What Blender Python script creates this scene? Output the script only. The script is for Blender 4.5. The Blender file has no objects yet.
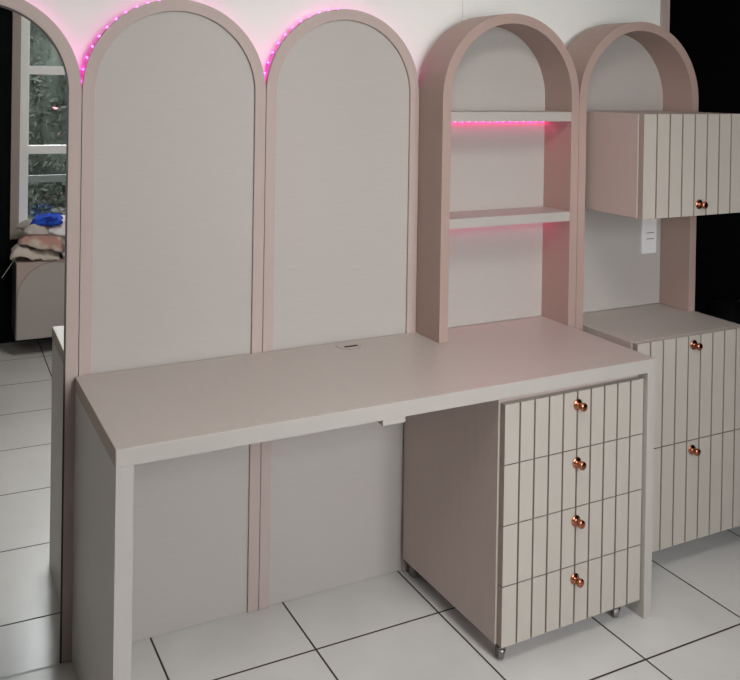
import bpy, bmesh, math, random
from mathutils import Vector, Matrix, noise
PI = math.pi
S = bpy.context.scene
C = S.collection

# ------------------------------------------------------------------ materials
def mat(name, col, rough=.5, metal=0, spec=.5, var=0.0, scale=(3, 3, 60), bump=0.0, bscale=None, coat=0, emit=None, estr=0):
    m = bpy.data.materials.new(name); m.use_nodes = True
    nt = m.node_tree; b = nt.nodes['Principled BSDF']
    b.inputs['Base Color'].default_value = (*col, 1)
    b.inputs['Roughness'].default_value = rough
    b.inputs['Metallic'].default_value = metal
    b.inputs['Specular IOR Level'].default_value = spec
    b.inputs['Coat Weight'].default_value = coat
    if emit:
        b.inputs['Emission Color'].default_value = (*emit, 1)
        b.inputs['Emission Strength'].default_value = estr
    if var or bump:
        tc = nt.nodes.new('ShaderNodeTexCoord'); mp = nt.nodes.new('ShaderNodeMapping')
        mp.inputs['Scale'].default_value = scale
        nz = nt.nodes.new('ShaderNodeTexNoise'); nz.inputs['Scale'].default_value = 1.0
        nz.inputs['Detail'].default_value = 4
        nt.links.new(tc.outputs['Object'], mp.inputs[0]); nt.links.new(mp.outputs[0], nz.inputs['Vector'])
        if var:
            mx = nt.nodes.new('ShaderNodeMix'); mx.data_type = 'RGBA'
            mx.inputs['A'].default_value = (*[c * (1 - var) for c in col], 1)
            mx.inputs['B'].default_value = (*[min(1, c * (1 + var)) for c in col], 1)
            nt.links.new(nz.outputs['Fac'], mx.inputs['Factor'])
            nt.links.new(mx.outputs['Result'], b.inputs['Base Color'])
        if bump:
            bp = nt.nodes.new('ShaderNodeBump'); bp.inputs['Strength'].default_value = bump
            bp.inputs['Distance'].default_value = .002
            nt.links.new(nz.outputs['Fac'], bp.inputs['Height']); nt.links.new(bp.outputs[0], b.inputs['Normal'])
    return m

M = {}
M['panel'] = mat('linen_laminate', (.485, .445, .418), .5, var=.07, scale=(14, 14, 420), bump=.08, spec=.35)
M['frame'] = mat('blush_laminate', (0.482, 0.387, 0.355), .5, var=.05, scale=(40, 40, 6), spec=.35)
M['hoop'] = mat('rose_laminate', (.43, .307, .270), .5, var=.05, scale=(8, 8, 200), spec=.35)
M['edge'] = mat('beige_edge_band', (.462, .428, .396), .5, var=.03, scale=(10, 10, 10), spec=.35)
M['desk'] = mat('greige_laminate', (.50, .445, .412), .38, var=.05, scale=(120, 14, 14), bump=.05)
M['slat'] = mat('slatted_lacquer', (.485, .440, .392), .45, var=.04, scale=(30, 30, 2), spec=.4)
M['slatside'] = mat('taupe_edge', (.33, .26, .215), .6)
M['groove'] = mat('slat_groove', (.26, .20, .16), .7)
M['white'] = mat('white_wall_paint', (.88, .865, .835), .75, var=.02, scale=(2, 2, 2))
M['black'] = mat('painted_dark_wall', (.0035, .004, .005), .9, spec=.1)  # near-black colour puts the darkness of unlit space into the walls
M['ceil'] = mat('ceiling_paint', (.75, .74, .71), .9)
M['copper'] = mat('copper', (.50, .19, .11), .22, metal=1)
M['caster'] = mat('smoky_plastic', (.13, .115, .11), .15, spec=.8)
M['darkmetal'] = mat('dark_steel', (.03, .03, .03), .4, metal=.6)
M['winframe'] = mat('white_window_frame', (.86, .86, .86), .4)
M['winrim'] = mat('taupe_window_reveal', (.33, .28, .25), .6)
M['switch'] = mat('white_switch_plastic', (.85, .84, .84), .35)
M['slot'] = mat('dark_slot', (.015, .01, .008), .6)
M['strip'] = mat('led_tape', (.7, .1, .4), .4, emit=(1, .012, .52), estr=.85)
M['bead'] = mat('led_bead', (1, .3, .7), .4, emit=(1, .07, .68), estr=7.5)
M['gasket'] = mat('dark_mirror_edge', (.05, .035, .03), .5)
M['strip2'] = mat('led_tape_shelf', (.7, .1, .3), .4, emit=(1, .02, .22), estr=8)
M['bag'] = mat('black_plastic_film', (.003, .003, .004), .3, spec=.25)
M['wire'] = mat('pale_thread', (.7, .66, .6), .6)
M['leaf'] = mat('leaf_green', (.014, .021, .016), .8, spec=.2, var=.6, scale=(6, 6, 6))
M['flower'] = mat('pink_blossom', (.55, .16, .2), .6)
M['bark'] = mat('bark', (.10, .07, .05), .9)
M['grass'] = mat('garden_soil', (.10, .11, .07), .95, var=.4, scale=(4, 4, 4))
M['darkcarc'] = mat('dark_carcass', (.02, .018, .017), .6)
M['ledge'] = mat('grey_concrete', (.016, .02, .018), .8, var=.15, scale=(5, 5, 5))
M['fillglow'] = mat('fill_lamp_glow', (.9, .88, .84), .6, emit=(1, .955, .905), estr=11.5)  # glow of the added overhead fill light
M['fillbody'] = mat('fill_lamp_body', (.8, .8, .8), .5)

mm = mat('silvered_mirror', (.93, .94, .93), .0, metal=1); M['mirror'] = mm

def glass():
    m = bpy.data.materials.new('window_glass'); m.use_nodes = True; nt = m.node_tree
    nt.nodes.clear()
    o = nt.nodes.new('ShaderNodeOutputMaterial'); mx = nt.nodes.new('ShaderNodeMixShader')
    t = nt.nodes.new('ShaderNodeBsdfTransparent'); g = nt.nodes.new('ShaderNodeBsdfGlossy')
    t.inputs[0].default_value = (.95, .94, .94, 1); g.inputs['Roughness'].default_value = .02
    fr = nt.nodes.new('ShaderNodeFresnel'); fr.inputs[0].default_value = 1.45
    nt.links.new(fr.outputs[0], mx.inputs[0]); nt.links.new(t.outputs[0], mx.inputs[1])
    nt.links.new(g.outputs[0], mx.inputs[2]); nt.links.new(mx.outputs[0], o.inputs[0])
    return m
M['glass'] = glass()

def tiles():
    m = bpy.data.materials.new('white_floor_tiles'); m.use_nodes = True; nt = m.node_tree
    b = nt.nodes['Principled BSDF']; L = nt.links.new
    def mth(op, a, bb=None, c=None):
        n = nt.nodes.new('ShaderNodeMath'); n.operation = op
        for i, v in enumerate((a, bb, c)):
            if v is None: continue
            if isinstance(v, (int, float)): n.inputs[i].default_value = v
            else: L(v, n.inputs[i])
        return n.outputs[0]
    tc = nt.nodes.new('ShaderNodeTexCoord'); sp = nt.nodes.new('ShaderNodeSeparateXYZ'); L(tc.outputs['Object'], sp.inputs[0])
    def dist(sock, off, pitch):
        u = mth('DIVIDE', mth('SUBTRACT', sock, off), pitch)
        f = mth('FRACT', mth('ADD', u, 100.5))
        return mth('MULTIPLY', mth('ABSOLUTE', mth('SUBTRACT', f, .5)), pitch)
    d = mth('MINIMUM', dist(sp.outputs[0], .9984, .3932), dist(sp.outputs[1], -.2220, .4000))
    mr = nt.nodes.new('ShaderNodeMapRange'); mr.interpolation_type = 'SMOOTHSTEP'
    mr.inputs['From Min'].default_value = .0020; mr.inputs['From Max'].default_value = .0036; L(d, mr.inputs['Value'])
    nz = nt.nodes.new('ShaderNodeTexNoise'); nz.inputs['Scale'].default_value = 5; nz.inputs['Detail'].default_value = 6
    L(tc.outputs['Object'], nz.inputs['Vector'])
    cr = nt.nodes.new('ShaderNodeMix'); cr.data_type = 'RGBA'
    cr.inputs['A'].default_value = (.60, .588, .575, 1); cr.inputs['B'].default_value = (.74, .73, .715, 1)
    L(nz.outputs['Fac'], cr.inputs['Factor'])
    mx = nt.nodes.new('ShaderNodeMix'); mx.data_type = 'RGBA'
    mx.inputs['A'].default_value = (.035, .022, .018, 1); L(cr.outputs['Result'], mx.inputs['B']); L(mr.outputs[0], mx.inputs['Factor'])
    L(mx.outputs['Result'], b.inputs['Base Color'])
    rr = nt.nodes.new('ShaderNodeMapRange'); rr.inputs['To Min'].default_value = .8; rr.inputs['To Max'].default_value = .2
    L(mr.outputs[0], rr.inputs['Value']); L(rr.outputs[0], b.inputs['Roughness'])
    nz2 = nt.nodes.new('ShaderNodeTexNoise'); nz2.inputs['Scale'].default_value = 14; L(tc.outputs['Object'], nz2.inputs['Vector'])
    hh = mth('ADD', mth('MULTIPLY', mr.outputs[0], 1.0), mth('MULTIPLY', nz2.outputs['Fac'], .25))
    bp = nt.nodes.new('ShaderNodeBump'); bp.inputs['Strength'].default_value = .5; bp.inputs['Distance'].default_value = .002
    L(hh, bp.inputs['Height']); L(bp.outputs[0], b.inputs['Normal'])
    b.inputs['Specular IOR Level'].default_value = .5
    return m
M['tiles'] = tiles()

# ------------------------------------------------------------------ mesh helpers
def obj(name, bm, m, parent=None, bevel=0, smooth=False):
    bmesh.ops.recalc_face_normals(bm, faces=bm.faces)
    me = bpy.data.meshes.new(name); bm.to_mesh(me); bm.free()
    ms = m if isinstance(m, (list, tuple)) else [m]
    for x in ms: me.materials.append(x)
    if smooth:
        for p in me.polygons: p.use_smooth = True
    o = bpy.data.objects.new(name, me); C.objects.link(o)
    if parent: o.parent = parent
    if bevel:
        md = o.modifiers.new('bevel', 'BEVEL'); md.width = bevel; md.segments = 2; md.limit_method = 'ANGLE'
        md.angle_limit = math.radians(50)
    return o

def box(bm, x0, x1, y0, y1, z0, z1, mi=0):
    v = [bm.verts.new(p) for p in ((x0, y0, z0), (x1, y0, z0), (x1, y1, z0), (x0, y1, z0), (x0, y0, z1), (x1, y0, z1), (x1, y1, z1), (x0, y1, z1))]
    for f in ((0, 1, 2, 3), (4, 5, 6, 7), (0, 1, 5, 4), (1, 2, 6, 5), (2, 3, 7, 6), (3, 0, 4, 7)):
        bm.faces.new([v[i] for i in f]).material_index = mi
    return bm

def BX(*a): return box(bmesh.new(), *a)

def extr(bm, pts, d, mi=0):
    """closed polygon pts (3d) extruded by vector d"""
    a = [bm.verts.new(p) for p in pts]; b = [bm.verts.new(Vector(p) + Vector(d)) for p in pts]
    bm.faces.new(a).material_index = mi; bm.faces.new(b[::-1]).material_index = mi
    n = len(a)
    for i in range(n): bm.faces.new((a[i], a[(i + 1) % n], b[(i + 1) % n], b[i])).material_index = mi
    return bm

def arc_path(x0, x1, top, zl, zr, n=64):
    r = (x1 - x0) / 2; cx = (x0 + x1) / 2; zc = top - r
    return [(x0, zl)] + [(cx - r * math.cos(PI * i / n), zc + r * math.sin(PI * i / n)) for i in range(n + 1)] + [(x1, zr)]

def arch_ring(x0, x1, top, zl, zr, th, yf, yb, n=64):
    bm = bmesh.new()
    o = arc_path(x0, x1, top, zl, zr, n); i_ = arc_path(x0 + th, x1 - th, top - th, zl, zr, n)
    rows = []
    for path, y in ((o, yf), (i_, yf), (i_, yb), (o, yb)):
        rows.append([bm.verts.new((p[0], y, p[1])) for p in path])
    for k in range(4):
        a, b = rows[k], rows[(k + 1) % 4]
        for j in range(len(a) - 1): bm.faces.new((a[j], a[j + 1], b[j + 1], b[j]))
    bm.faces.new([r[0] for r in rows]); bm.faces.new([r[-1] for r in rows])
    return bm

def arch_slab(x0, x1, top, zb, yf, yb, n=64):
    return extr(bmesh.new(), [(x, yf, z) for x, z in arc_path(x0, x1, top, zb, zb, n)], (0, yb - yf, 0))

def lathe(bm, prof, n=24, origin=(0, 0, 0), axis='z'):
    rows = []
    for r, h in prof:
        row = []
        for k in range(n):
            a = 2 * PI * k / n; c, s = r * math.cos(a), r * math.sin(a)
            p = (c, s, h) if axis == 'z' else ((c, -h, s) if axis == 'y' else (h, c, s))
            row.append(bm.verts.new(Vector(p) + Vector(origin)))
        rows.append(row)
    for a, b in zip(rows, rows[1:]):
        for k in range(n): bm.faces.new((a[k], a[(k + 1) % n], b[(k + 1) % n], b[k]))
    bm.faces.new(rows[0]); bm.faces.new(rows[-1][::-1])
    return bm

def thing(name, label, cat, loc=(0, 0, 0), rz=0, group=None):
    o = bpy.data.objects.new(name, None); C.objects.link(o); o.empty_display_size = .05
    o.location = loc; o.rotation_euler = (0, 0, rz); o['label'] = label; o['category'] = cat
    if group: o['group'] = group
    return o

def tag(o, label, cat, group=None, kind=None):
    o['label'] = label; o['category'] = cat
    if group: o['group'] = group
    if kind: o['kind'] = kind
    return o

def struct(name, bm, m, parent=None, bevel=0):
    o = obj(name, bm, m, parent, bevel)
    if not parent: o['kind'] = 'structure'
    return o

# ------------------------------------------------------------------ dimensions
A, W, H, SD, FW = .0080, .5186, 1.7527, .1312, .0325      # first arch seam, arch width, arch top, shelf depth, rim width
YW = .045                                              # wall face behind the panels
DX, DD, DZ, DT = 1.5488, .4925, .75, .0385              # desk
XL, XR, YS, ZC = -2.6, 3.6, -2.95, 2.5                 # room

# ------------------------------------------------------------------ the room
struct('floor', BX(XL - .2, XR + .2, YS - .2, 2.3, -.05, 0), M['tiles'])
struct('ceiling', BX(XL - .2, XR + .2, YS - .2, 2.3, ZC, ZC + .05), M['ceil'])
bm = bmesh.new()
SX = 1.2329
box(bm, XL, SX - .0012, YW, YW + .08, 0, ZC); box(bm, SX + .0012, 2.1192, YW, YW + .08, 0, ZC)
box(bm, SX - .0012, SX + .0012, YW + .003, YW + .08, 0, ZC)
struct('wall_north', bm, M['white'])
struct('trim_1', BX(2.1192, 2.1654, YW - .004, YW + .086, 0, ZC), M['frame'])
struct('wall_west', BX(XL - .1, XL, YS - .1, YW + .1, 0, ZC), M['white'])
struct('wall_east', BX(XR, XR + .1, YS - .1, 2.2, 0, ZC), M['black'])
bm = bmesh.new()
box(bm, 2.08, XR, 2.2, 2.3, 0, ZC); box(bm, 2.08, 2.1185, YW + .0861, 2.2, 0, ZC)
struct('wall_alcove', bm, M['black'])
# south wall with the window opening
WX0, WX1, WZ0, WZ1 = .051, 1.62, .60, 2.30
bm = bmesh.new()
box(bm, XL, WX0, YS - .1, YS, 0, ZC); box(bm, WX1, XR, YS - .1, YS, 0, ZC)
box(bm, WX0, WX1, YS - .1, YS, 0, WZ0); box(bm, WX0, WX1, YS - .1, YS, WZ1, ZC)
struct('wall_south', bm, M['black'])

win = bpy.data.objects.new('window_1', None); C.objects.link(win); win['kind'] = 'structure'
bm = bmesh.new(); rw = .047
for a in ((WX0, WX0 + rw, WZ0, WZ1), (WX1 - rw, WX1, WZ0, WZ1), (WX0 + rw, WX1 - rw, WZ0, WZ0 + rw), (WX0 + rw, WX1 - rw, WZ1 - rw, WZ1)):
    box(bm, a[0], a[1], YS - .11, YS + .012, a[2], a[3])
obj('window_reveal', bm, M['winrim'], win, .002)
bm = bmesh.new()
fx0, fx1, fz0, fz1 = WX0 + rw + .001, WX1 - rw - .001, WZ0 + rw + .001, WZ1 - rw - .001
fy0, fy1 = YS - .06, YS - .015
box(bm, fx0, fx0 + .05, fy0, fy1, fz0, fz1); box(bm, fx1 - .05, fx1, fy0, fy1, fz0, fz1)
box(bm, fx0 + .05, fx1 - .05, fy0, fy1, fz0, fz0 + .05); box(bm, fx0 + .05, fx1 - .05, fy0, fy1, fz1 - .05, fz1)
for xm in (.66, 1.17): box(bm, xm - .03, xm + .03, fy0, fy1, fz0 + .05, fz1 - .05)
for zm in (1.116, 1.584, 2.02):
    for xa, xb in ((fx0 + .05, .63), (.69, 1.14), (1.20, fx1 - .05)):
        box(bm, xa, xb, fy0 + .006, fy1 - .006, zm - .025, zm + .025)
obj('window_frame', bm, M['winframe'], win, .002)
for xa, xb in ((fx0 + .05, .63), (.69, 1.14), (1.20, fx1 - .05)):
    obj('window_pane', BX(xa, xb, YS - .04, YS - .036, fz0 + .05, fz1 - .05), M['glass'], win)

# ------------------------------------------------------------------ arched wall panels and the mirror
def panel(name, x0, label):
    t = thing(name, label, 'wall panel', (x0, 0, 0), group='arched panels behind the desk')
    g = .0008
    obj('rim', arch_ring(g, W - g, H, .001, .001, FW, 0, .018), M['frame'], t, .0008)
    obj('inner_panel', arch_slab(FW + .0004, W - FW - .0004, H - FW - .0004, .001, .008, .0175), M['panel'], t)
    return t
panel('arched_wall_panel', A, 'tall arched greige wall panel between the mirror and the other plain arch')
panel('arched_wall_panel', A + W, 'tall arched greige wall panel touching the open shelf tower, cable hole in front')

t = thing('arched_mirror', 'tall arched floor mirror in a blush rim, left of the desk', 'mirror', (A - W, 0, 0))
obj('rim', arch_ring(.0008, W - .0008, H, .001, .001, FW, 0, .018), M['frame'], t, .0008)
G = .0058
obj('dark_edge', arch_ring(FW + .0004, W - FW - .0004, H - FW - .0004, .0015, .0015, G - .0008, .0008, .010), M['gasket'], t)
bm = arch_slab(FW + G, W - FW - G, H - FW - G, .002, 0, .003)
glo = obj('mirror_glass', bm, M['mirror'], t)
# the pane leans a touch out of parallel with the wall
MD = .0137
xr = W - FW - G
glo.matrix_local = Matrix.Translation((xr, .0015, 0)) @ Matrix.Rotation(-MD, 4, 'Z') @ Matrix.Translation((-xr, 0, 0))
obj('backing', arch_slab(FW + .001, W - FW - .001, H - FW - .001, .002, .0140, .0175), M['panel'], t)
mn = Vector((-MD, -1, 0)).normalized(); mp = Vector((A - FW - G, .0015, 0))
def vr(xv, yv, z=0):
    """point seen in the mirror at (xv, yv) -> the real point in the room"""
    p = Vector((xv, yv, z)); return p - 2 * (p - mp).dot(mn) * mn

# pink light tapes behind the arches
def bead_mesh():
    me = bpy.data.meshes.new('led_bead'); b = bmesh.new()
    bmesh.ops.create_icosphere(b, subdivisions=1, radius=.0032); b.to_mesh(me); b.free(); me.materials.append(M['bead']); return me
BM_ = bead_mesh()
def led_arc(x0, x1, label, a0=0.012, a1=PI - .012):
    t = thing('led_strip', label, 'light strip', ((x0 + x1) / 2, .0186, H - W / 2), group='pink light strips behind the arches')
    r = (x1 - x0) / 2 - .0015; n = 60; bm = bmesh.new(); rows = []
    for k in range(n + 1):
        a = a0 + (a1 - a0) * k / n
        c, s = -math.cos(a), math.sin(a)
        rows.append([bm.verts.new((rr * c, y, rr * s)) for rr, y in ((r - .002, 0), (r, 0), (r, .009), (r - .002, .009))])
    for a, b in zip(rows, rows[1:]):
        for k in range(4): bm.faces.new((a[k], a[(k + 1) % 4], b[(k + 1) % 4], b[k]))
    bm.faces.new(rows[0]); bm.faces.new(rows[-1][::-1])
    obj('tape', bm, M['strip'], t)
    nb = 24
    for k in range(nb):
        a = .05 + (PI - .1) * (k + .5) / nb
        o = bpy.data.objects.new('bead', BM_); C.objects.link(o); o.parent = t
        o.location = (-(r + .0022) * math.cos(a), .012, (r + .0022) * math.sin(a))
led_arc(A - W, A, 'pink light strip glowing behind the top curve of the arched mirror')
led_arc(A, A + W, 'pink light strip around the plain arch nearest the mirror')
led_arc(A + W, A + 2 * W, 'pink light strip around the plain arch nearest the shelf tower')

def led_line(x0, x1, y, z, label):
    t = thing('led_strip', label, 'light strip', (x0, y, z), group='pink light strips under the tower shelves')
    obj('tape', BX(0, x1 - x0, 0, .008, -.003, 0), M['strip2'], t)
    n = int((x1 - x0) / .026)
    for k in range(n):
        o = bpy.data.objects.new('bead', BM_); C.objects.link(o); o.parent = t
        o.location = ((x1 - x0) * (k + .5) / n, .003, -.0042)

# ------------------------------------------------------------------ open arched shelf tower and its neighbour
X1, X2, X3 = 1.0445, 1.5767, 2.1255
TH = .031
HT = 1.7562
t = thing('arched_shelf_tower', 'open arched shelf tower with two shelves, standing on the desk end', 'shelf unit', (0, 0, 0))
obj('hoop', arch_ring(X1 + .0008, X2 - .0008, HT, DZ + .0006, .001, TH, -SD, .016), M['hoop'], t, .0008)
obj('back_panel', arch_slab(X1 + TH + .0004, X2 - TH - .0004, HT - TH - .0004, DZ + .0006, .0, .012), M['panel'], t)
ZA, ZB, TS = 1.4475, 1.1226, .0303
for z in (ZA, ZB):
    obj('shelf', BX(X1 + TH + .0004, X2 - TH - .0004, -SD + .0015, -.0006, z - TS, z), M['edge'], t, .0008)
led_line(X1 + TH + .003, X2 - TH - .003, -.012, ZA - TS - .0004, 'pink light strip glowing beneath the upper tower shelf')
led_line(X1 + TH + .003, X2 - TH - .003, -.012, ZB - TS - .0004, 'pink light strip hidden beneath the lower tower shelf')

CZ0, CZ1 = .080, .7404
t = thing('arched_niche', 'empty arched surround at far right, behind the wall cupboard', 'shelf unit', (0, 0, 0))
obj('hoop', arch_ring(X2 + .0008, X3, 1.7553, .001, CZ1 + .0006, TH, -SD, .016), M['hoop'], t, .0008)
obj('back_panel', arch_slab(X2 + TH + .0004, X3 - TH - .0004, 1.7553 - TH - .0004, CZ1 + .001, .0, .012), M['panel'], t)

# ------------------------------------------------------------------ desk
t = thing('desk', 'long greige desk with slab legs running along the arched panels', 'desk', (0, 0, 0))
NX = 1.5449                                            # the tabletop is notched round the tower leg
obj('desktop', extr(bmesh.new(), [(0, -DD, DZ - DT), (DX, -DD, DZ - DT), (DX, -SD - .001, DZ - DT), (NX, -SD - .001, DZ - DT), (NX, -.0008, DZ - DT), (0, -.0008, DZ - DT)], (0, 0, DT)), M['desk'], t, .0012)
obj('side_panel', BX(0, DT, -DD, -.0008, .001, DZ - DT), M['edge'], t, .0008)
obj('side_panel', BX(DX - DT * .75, DX, -DD, -SD - .001, .001, DZ - DT), M['edge'], t, .0008)
obj('front_band', BX(.0006, DX - .0006, -DD - .0006, -DD - .0001, DZ - DT + .0002, DZ - .0008), M['edge'], t)
obj('end_band', BX(-.0007, -.0001, -DD + .0006, -.0015, DZ - DT + .0002, DZ - .0008), M['slatside'], t)
obj('edge_block', BX(.645, .708, -DD - .0005, -DD + .03, DZ - DT - .0135, DZ - DT + .0001), M['edge'], t)

t = thing('cable_grommet', 'round cable cover with a dark slot in the desktop', 'cable cover', (.782, -.043, DZ + .0002))
obj('cap', lathe(bmesh.new(), [(.036, 0), (.036, .0008), (.0345, .0014), (.001, .0014)], 40), M['desk'], t)
obj('slot', BX(-.018, .026, -.018, -.006, .0016, .0022), M['slot'], t)
obj('seam_ring', lathe(bmesh.new(), [(.0372, -.0001), (.0372, .0003), (.0362, .0003), (.0362, -.0001)], 40), M['groove'], t)

# ------------------------------------------------------------------ slatted fronts with copper knobs
def slat_front(w, z0, z1, n, cap=True, th=.02, gw=.0058, gd=.006):
    """front slab, outer face at y=-th, grooved vertically every w/n"""
    pts = [(w, 0), (0, 0), (0, -th)]; p = w / n
    idx = []
    for k in range(1, n):
        x = k * p
        pts += [(x - gw / 2, -th), (x - gw / 4, -th + gd), (x + gw / 4, -th + gd), (x + gw / 2, -th)]
    pts += [(w, -th)]
    bm = extr(bmesh.new(), [(x, y, z0) for x, y in pts], (0, 0, z1 - z0))
    bm.normal_update()
    for f in bm.faces:
        c = f.calc_center_median()
        if abs(f.normal.z) > .9 and (cap or c.z < (z0 + z1) / 2): f.material_index = 1  # faces in the gaps between fronts coloured dark, shade painted in
        if abs(f.normal.z) < .5 and -th + 1e-4 < c.y < -1e-4 and .001 < c.x < w - .001: f.material_index = 1
        elif abs(f.normal.z) < .5 and (c.x < .0005 or c.x > w - .0005): f.material_index = 2
        if abs(c.y + th - gd) < 1e-5: f.material_index = 1
    return bm

KM = None
def knob(parent, x, y, z):
    global KM
    if KM is None:
        bm = lathe(bmesh.new(), [(.001, 0), (.0150, 0), (.0158, .0015), (.0150, .003), (.009, .0042), (.0045, .006), (.0042, .014),
                                 (.0065, .016), (.0105, .0185), (.0120, .0225), (.0112, .0265), (.0075, .0285), (.001, .029)], 28, axis='y')
        o = obj('knob', bm, M['copper'], parent, smooth=True); KM = o.data
    else:
        o = bpy.data.objects.new('knob', KM); C.objects.link(o); o.parent = parent
    o.location = (x, y, z); o['label'] = 'polished copper knob'
    return o

def stack(t, x0, w, yf, splits, n, kx, kdrop, name='drawer'):
    for za, zb in splits:
        d = obj(name, slat_front(w, za, zb, n, zb < splits[-1][1]), [M['slat'], M['groove'], M['slatside']], t)
        d.location = (x0, yf, 0)
        kz = (zb - kdrop) if kdrop > 0 else (za - kdrop)
        knob(d, kx, -.0202, kz)

# rolling pedestal under the desk
t = thing('drawer_pedestal', 'four-drawer slatted pedestal on casters under the right end of the desk', 'drawer unit', (1.0105, -.467, 0), math.radians(1.0))
PB, PT, PW, PDp = .051, .6995, .5055, .452
bm = bmesh.new()
k = .016
box(bm, 0, k, 0, PDp, PB, PT); box(bm, PW - k, PW, 0, PDp, PB, PT); box(bm, k, PW - k, 0, PDp, PB, PB + k)
box(bm, k, PW - k, 0, PDp, PT - k, PT); box(bm, k, PW - k, PDp - .01, PDp, PB + k, PT - k); box(bm, k, PW - k, .06, .07, PB + k, PT - k)
obj('carcass', bm, M['frame'], t)
obj('edge_band', BX(.0001, .0035, -.0012, -.0001, PB, PT), M['edge'], t)
ph = (.693 - PB) / 4
stack(t, .006, .499, -.0013, [(PB + i * ph + (.0014 if i else 0), PB + (i + 1) * ph - .0014) for i in range(4)], 10, .2495, .036)
def caster(parent, x, y, a):
    c = thing_part = bpy.data.objects.new('caster', None); C.objects.link(c)
    bm = bmesh.new()
    box(bm, -.016, .016, -.016, .016, .047, .0505)
    lathe(bm, [(.001, .040), (.007, .040), (.007, .047), (.001, .047)], 14)
    # hooded fork
    for s in (-1, 1):
        extr(bm, [(s * .0105 - .001, p, q) for p, q in ((-.012, .040), (.012, .040), (.017, .026), (.012, .014), (.003, .014), (-.006, .026))], (.002, 0, 0))
    box(bm, -.0115, .0115, -.012, .012, .038, .0405)
    me = bpy.data.meshes.new('caster'); bmesh.ops.recalc_face_normals(bm, faces=bm.faces); bm.to_mesh(me); bm.free(); me.materials.append(M['caster']); me.materials.append(M['darkmetal'])
    for p in me.polygons: p.material_index = 1 if p.center.z > .0465 else 0
    bpy.data.objects.remove(c)
    c = bpy.data.objects.new('caster', me); C.objects.link(c); c.parent = parent; c.location = (x, y, 0); c.rotation_euler = (0, 0, a)
    w = lathe(bmesh.new(), [(.001, -.0085), (.014, -.0085), (.0172, -.006), (.0176, 0), (.0172, .006), (.014, .0085), (.001, .0085)], 24, (0, .006, .0178), 'x')
    obj('wheel', w, M['caster'], c, smooth=False)
for x, y, a in ((.024, .004, -.45), (PW - .065, .006, -.5), (.026, PDp - .03, .2), (PW - .03, PDp - .03, .8)): caster(t, x, y, a)

# low credenza at the right
def carcass(x0, x1, y0, y1, z0, z1, k=.018):
    bm = bmesh.new()
    box(bm, x0, x0 + k, y0, y1, z0, z1); box(bm, x1 - k, x1, y0, y1, z0, z1)
    box(bm, x0 + k, x1 - k, y0, y1, z1 - k, z1); box(bm, x0 + k, x1 - k, y0, y1, z0, z0 + k)
    box(bm, x0 + k, x1 - k, y1 - .01, y1, z0 + k, z1 - k); box(bm, x0 + k, x1 - k, y0 + .03, y0 + .04, z0 + k, z1 - k)
    return bm
CX0 = 1.6248                                          # leaves a narrow gap beside the arch leg
t = thing('drawer_cabinet', 'low slatted cabinet with two deep drawers, right of the desk', 'cabinet', (CX0, 0, 0))
CW = .4985
obj('carcass', carcass(0, CW, -.3255, -.0008, CZ0 + .002, CZ1), M['desk'], t, .0008)
obj('edge_band', BX(.0003, .0035, -.3267, -.3256, CZ0 + .002, CZ1 - .001), M['edge'], t)
stack(t, .004, CW - .004, -.3269, [(CZ0, .4030), (.4060, CZ1 - .001)], 9, .055 * 4.4, .029)

t = thing('wall_cupboard', 'slatted cupboard mounted across the right-hand arch', 'cupboard', (CX0, 0, 0))
UW = X3 - TH - .003 - CX0
obj('carcass', carcass(0, UW, -.3355, -.0008, 1.127, 1.4490), M['frame'], t, .0008)
obj('edge_band', BX(.0003, .0035, -.3367, -.3356, 1.127, 1.448), M['edge'], t)
stack(t, .004, CW - .004, -.3369, [(1.126, 1.4490)], 9, .055 * 4.4, -.036, 'door')

# switch plate on the niche back panel
t = thing('switch_plate', 'white double switch plate on the back of the niche', 'switch', (2.031, -.0004, .929))
obj('plate', BX(-.036, .036, -.007, 0, 0, .15), M['switch'], t, .002)
for z in (.052, .074):
    obj('gap_line', BX(-.014, .022, -.0078, -.0071, z, z + .0022), M['slot'], t)
obj('rocker', BX(-.016, .024, -.0086, -.0071, .0545, .0735), M['switch'], t, .0006)

# dark glossy bag in the unlit opening
def crumple(bm, amp, freq, seed):
    off = Vector((seed * 7.3, seed * 3.1, seed * 1.7))
    for v in bm.verts:
        n = noise.noise_vector(v.co * freq + off) * amp + noise.noise_vector(v.co * freq * 2.7 + off) * amp * .5
        v.co += n
bm = bmesh.new(); bmesh.ops.create_icosphere(bm, subdivisions=5, radius=1)
for v in bm.verts:
    x, y, z = v.co
    v.co = Vector((x * .2, y * .17, (z if z > -.85 else -.85) * .375))
crumple(bm, .03, 6, 3)
for v in bm.verts: v.co.z = max(v.co.z, -.302)
from mathutils.bvhtree import BVHTree
tree = BVHTree.FromBMesh(bm)
o = obj('plastic_sack', bm, M['bag'], smooth=True); o.location = (2.58, .10, .303)
pts = []
for k in range(26):
    u = k / 25; x = -.15 + .29 * u; y = -.09 + .03 * math.sin(u * 9) + .02 * u
    hit = tree.ray_cast(Vector((x, y, 2)), Vector((0, 0, -1)))[0]
    if hit: pts.append((2.58 + x, .10 + y, .304 + hit.z + .0025))
SACK_PTS = pts
tag(o, 'black glossy crumpled sack in the dark opening at far right', 'sack')

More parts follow.
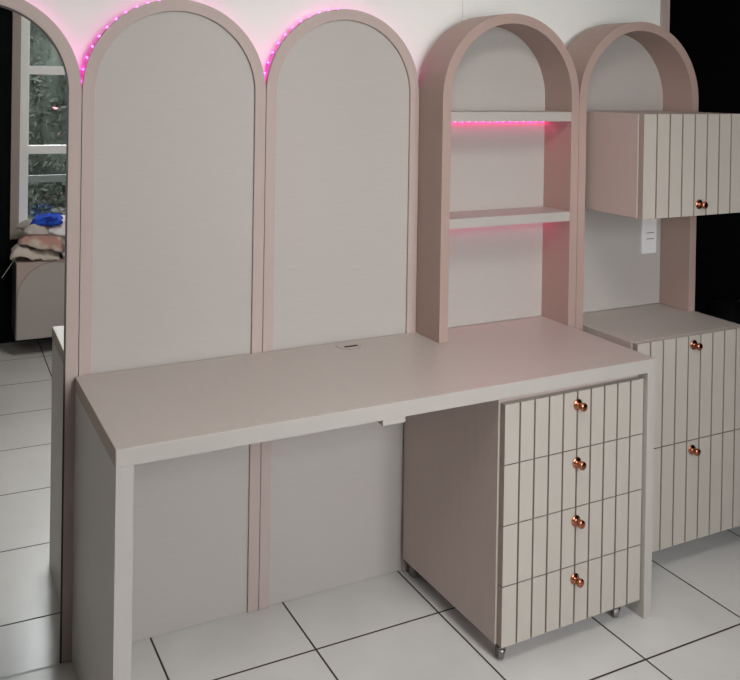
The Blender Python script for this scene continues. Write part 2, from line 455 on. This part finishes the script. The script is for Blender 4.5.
# ------------------------------------------------------------------ what the mirror shows: cabinet with laundry under the window
cp = vr(.138, 2.65)
LW, LZ0, LZ1, LD = .66, .092, .520, cp.y - YS - .0004
t = thing('storage_cabinet', 'low cabinet with an arch on its door, seen in the mirror', 'cabinet', (cp.x, cp.y, 0), 0)
obj('carcass', BX(0, LW, -LD, -.0185, LZ0, LZ1 - .014), M['darkcarc'], t, .001)
obj('top_board', BX(0, LW, -LD, -.0185, LZ1 - .0138, LZ1), M['frame'], t, .001)
d = obj('door', BX(.001, LW - .001, -.0180, -.0005, LZ0 + .002, LZ1 - .001), M['frame'], t, .001)
r = .195
bm = extr(bmesh.new(), [(x, 0, z) for x, z in arc_path(.006, .006 + 2 * r, LZ1 - .008, LZ0 + .004, LZ0 + .004, 48)], (0, .004, 0))
obj('arch_inlay', bm, M['panel'], d)
obj('inlay_seam', arch_ring(.003, .009 + 2 * r, LZ1 - .005, LZ0 + .003, LZ0 + .003, .0028, 0, .0005), M['groove'], d)

def cloth(name, cx, cy, cz, sx, sy, h, seed, col, label, droop=.05, rz=0, stripe=None, ry=0):
    """a dropped, rumpled garment: soft folded sheet with a thick lower layer"""
    m = mat('cloth_' + name + str(seed), col, .9, var=.12, scale=(25, 25, 25), spec=.1)
    if stripe:
        nt = m.node_tree; b = nt.nodes['Principled BSDF']
        tc = nt.nodes.new('ShaderNodeTexCoord'); nz = nt.nodes.new('ShaderNodeTexNoise'); nz.inputs['Scale'].default_value = 9
        rp = nt.nodes.new('ShaderNodeValToRGB'); rp.color_ramp.elements[0].position = .48; rp.color_ramp.elements[1].position = .56
        rp.color_ramp.elements[0].color = (*col, 1); rp.color_ramp.elements[1].color = (*stripe, 1)
        nt.links.new(tc.outputs['Object'], nz.inputs['Vector']); nt.links.new(nz.outputs['Fac'], rp.inputs['Fac'])
        nt.links.new(rp.outputs['Color'], b.inputs['Base Color'])
    bm = bmesh.new(); N = 44; g = [[None] * (N + 1) for _ in range(N + 1)]
    for i in range(N + 1):
        for j in range(N + 1):
            u, v = i / N * 2 - 1, j / N * 2 - 1
            e = max(abs(u), abs(v))
            wob = 1 + .22 * noise.noise(Vector((u * 1.3 + seed, v * 1.3, 0)))
            x, y = u * sx * wob, v * sy * wob
            q = u * math.cos(seed) + v * math.sin(seed); t_ = -u * math.sin(seed) + v * math.cos(seed)
            wq = q * 2.6 + .8 * noise.noise(Vector((q, t_, seed)))
            f1 = abs(noise.noise(Vector((wq + seed * 3, t_ * .6, seed))))
            f2 = abs(noise.noise(Vector((wq * 2.6 + seed, t_ * 1.2 - seed, 2))))
            z = h * (1 - .5 * e ** 3) + h * 1.1 * f1 + h * .55 * f2 - droop * max(0, e - .72) / .28
            g[i][j] = bm.verts.new((x, y, z))
    for i in range(N):
        for j in range(N): bm.faces.new((g[i][j], g[i + 1][j], g[i + 1][j + 1], g[i][j + 1]))
    o = obj(name, bm, m, smooth=True); o.location = (cx, cy, cz); o.rotation_euler = (0, ry, rz)
    md = o.modifiers.new('thick', 'SOLIDIFY'); md.thickness = .012; md.offset = -1
    tag(o, label, 'clothes', 'laundry heaped on the cabinet')
    return o
base = vr(.138, 2.80)
bx, by = base.x + .03, base.y
ct = LZ1 + .012
cloth('striped_shirt', bx + .085, by + .02, ct + .004, .13, .12, .03, 3, (.66, .58, .51), 'cream garment with drooping hem at the bottom left of the laundry heap', .03, .1, ry=.05)
cloth('white_cloth', bx + .36, by + .0, ct + .004, .15, .12, .035, 5, (.78, .75, .75), 'white garment at the bottom right of the laundry heap', .03, -.2)
cloth('patterned_dress', bx + .135, by + .04, ct + .080, .115, .10, .03, 8, (.66, .56, .50), 'beige garment with pale red patches in the laundry heap', .045, .3, (.52, .30, .26), ry=.16)
cloth('taupe_towel', bx + .12, by + .0, ct + .140, .10, .10, .022, 12, (.56, .51, .48), 'taupe towel lying just below the blue garment', .035, -.2, ry=.14)
cloth('pale_blouse', bx + .27, by + .03, ct + .155, .10, .10, .03, 17, (.84, .80, .83), 'crumpled white blouse beside the blue garment', .06, .2, (.60, .50, .58), ry=.25)
cloth('grey_vest', bx + .20, by - .03, ct + .100, .12, .11, .03, 31, (.50, .47, .47), 'grey garment in the middle of the laundry heap, mostly covered', .05, .5, ry=.1)
cloth('blue_shorts', bx + .150, by + .02, ct + .190, .09, .085, .024, 23, (.03, .10, .60), 'bright blue garment on top of the laundry heap', .025, .25, (.015, .03, .25), ry=-.12)

def tube(pts, r, n=8):
    bm = bmesh.new(); rows = []
    for i, p in enumerate(pts):
        p = Vector(p); d = (Vector(pts[min(i + 1, len(pts) - 1)]) - Vector(pts[max(i - 1, 0)])).normalized()
        a = d.orthogonal().normalized(); b = d.cross(a)
        rows.append([bm.verts.new(p + r * (a * math.cos(2 * PI * k / n) + b * math.sin(2 * PI * k / n))) for k in range(n)])
    for a, b in zip(rows, rows[1:]):
        for k in range(n): bm.faces.new((a[k], a[(k + 1) % n], b[(k + 1) % n], b[k]))
    bm.faces.new(rows[0]); bm.faces.new(rows[-1][::-1]); return bm
tag(obj('cord', tube(SACK_PTS, .0015), M['switch']), 'thin pale line added over the black sack at far right as its glints', 'cord')  # pale tube added to imitate glints in the dark opening
o = obj('cord', tube([(bx - .03, by + .13, ct + .012), (bx - .05, by + .15, ct - .01), (bx - .075, by + .16, ct - .045), (bx - .10, by + .155, ct - .085)], .0014), M['wire'])
tag(o, 'thin pale cord dangling from the laundry heap', 'cord')

# ------------------------------------------------------------------ garden outside the window
o = obj('garden_ground', BX(-6, 8, -10, YS - .2, -.25, -.2), M['grass']); o['kind'] = 'structure'
t = thing('garden_rail', 'pale horizontal rail outside the window, before the shrubs', 'rail', (0, -4.2, -.2))
obj('rail_bar', BX(-2, 5, -.02, .02, .985, 1.035), M['ledge'], t)
for x in (-1.9, .95, 2.9, 4.8): obj('post', BX(x - .03, x + .03, -.02, .02, 0, .9849), M['ledge'], t)
def shrub(name, x, y, h, w, seed, label, fl=0):
    rnd = random.Random(seed)
    t = thing(name, label, 'shrub', (x, y, -.2), group=None)
    bm = bmesh.new()
    for k in range(5):
        a = rnd.random() * 6.28; bmx = tube([(0, 0, 0), (math.cos(a) * w * .2, math.sin(a) * w * .2, h * .4), (math.cos(a) * w * .5, math.sin(a) * w * .5, h * .8)], .014, 6)
        me = bpy.data.meshes.new('tmp'); bmx.to_mesh(me); bmx.free(); bm.from_mesh(me); bpy.data.meshes.remove(me)
    obj('stem', bm, M['bark'], t)
    def leaves(n, size, m, nm):
        bm = bmesh.new()
        if nm == 'foliage':
            bmesh.ops.create_icosphere(bm, subdivisions=4, radius=1)
            for v in bm.verts:
                p = v.co * (.86 + .3 * noise.noise(v.co * 3 + Vector((seed, 0, 0))))
                v.co = Vector((p.x * w, p.y * w * .6, h * .55 + p.z * h * .47))
        for k in range(n):
            while True:
                p = Vector((rnd.uniform(-1, 1), rnd.uniform(-1, 1), rnd.uniform(-1, 1)))
                if .72 < p.length < 1.05: break
            p *= 1 + .25 * noise.noise(p * 2 + Vector((seed, 0, 0)))
            c = Vector((p.x * w, p.y * w * .6, h * .55 + p.z * h * .47))
            d = Vector((rnd.gauss(0, 1), rnd.gauss(0, 1), rnd.gauss(0, 1))).normalized(); s = size * rnd.uniform(.6, 1.3)
            q = d.orthogonal().normalized()
            if rnd.random() < .5: q = d.cross(q)
            nn = d.cross(q) * s * .12
            vs = [bm.verts.new(c + o_) for o_ in (-d * s, q * s * .4 + nn, d * s, -q * s * .4 + nn)]
            bm.faces.new(vs)
        return obj(nm, bm, m, t)
    leaves(14000, .032, M['leaf'], 'foliage')
    if fl: leaves(fl, .03, M['flower'], 'blossom')
    return t
shrub('garden_shrub', .52, -5.0, 3.0, .42, 1, 'tall leafy shrub beyond the window, seen in the mirror', 60)
shrub('garden_shrub', 2.1, -5.2, 1.2, .7, 2, 'low leafy shrub beyond the right part of the window', 60)

# ------------------------------------------------------------------ fill lamp added above the frame to brighten the room
t = thing('added_fill_lamp', 'flat square fill lamp, added unseen overhead to brighten the room', 'fill lamp', (.62, -1.45, ZC))
obj('fill_lamp_body', BX(-.32, .32, -.32, .32, -.04, -.001), M['fillbody'], t, .004)
obj('fill_panel', BX(-.30, .30, -.30, .30, -.052, -.0405), M['fillglow'], t)

# ------------------------------------------------------------------ light
w = bpy.data.worlds.new('sky'); S.world = w; w.use_nodes = True
bg = w.node_tree.nodes['Background']; bg.inputs[0].default_value = (.90, .95, .965, 1); bg.inputs[1].default_value = 16.0
ld = bpy.data.lights.new('window_portal', 'AREA'); ld.shape = 'RECTANGLE'; ld.size = WX1 - WX0; ld.size_y = WZ1 - WZ0
ld.cycles.is_portal = True
lo = bpy.data.objects.new('window_portal', ld); C.objects.link(lo)
lo.location = ((WX0 + WX1) / 2, YS - .14, (WZ0 + WZ1) / 2); lo.rotation_euler = (PI / 2, 0, 0)

# ------------------------------------------------------------------ camera (fitted)
cx, cy, cz, yaw, pitch, roll, f, px, py = -0.39779, -2.29002, 1.52410, -0.44768, -0.00807, 0.01543, 856.12414, 321.24919, 91.59646
F = Vector((-math.sin(yaw) * math.cos(pitch), math.cos(yaw) * math.cos(pitch), math.sin(pitch)))
R = Vector((math.cos(yaw), math.sin(yaw), 0)); U = R.cross(F)
R2 = math.cos(roll) * R + math.sin(roll) * U; U2 = -math.sin(roll) * R + math.cos(roll) * U
cd = bpy.data.cameras.new('camera'); co = bpy.data.objects.new('camera', cd); C.objects.link(co)
mw = Matrix((R2, U2, -F)).transposed().to_4x4(); mw.translation = (cx, cy, cz); co.matrix_world = mw
cd.sensor_fit = 'HORIZONTAL'; cd.sensor_width = 36; cd.lens = f / 740 * 36
cd.shift_x = (370 - px) / 740; cd.shift_y = (py - 340) / 740
cd.clip_start = .02
S.camera = co
S.view_settings.view_transform = 'Standard'; S.view_settings.look = 'None'; S.view_settings.gamma = 1
S.view_settings.use_curve_mapping = False
S.view_settings.exposure = 0.38
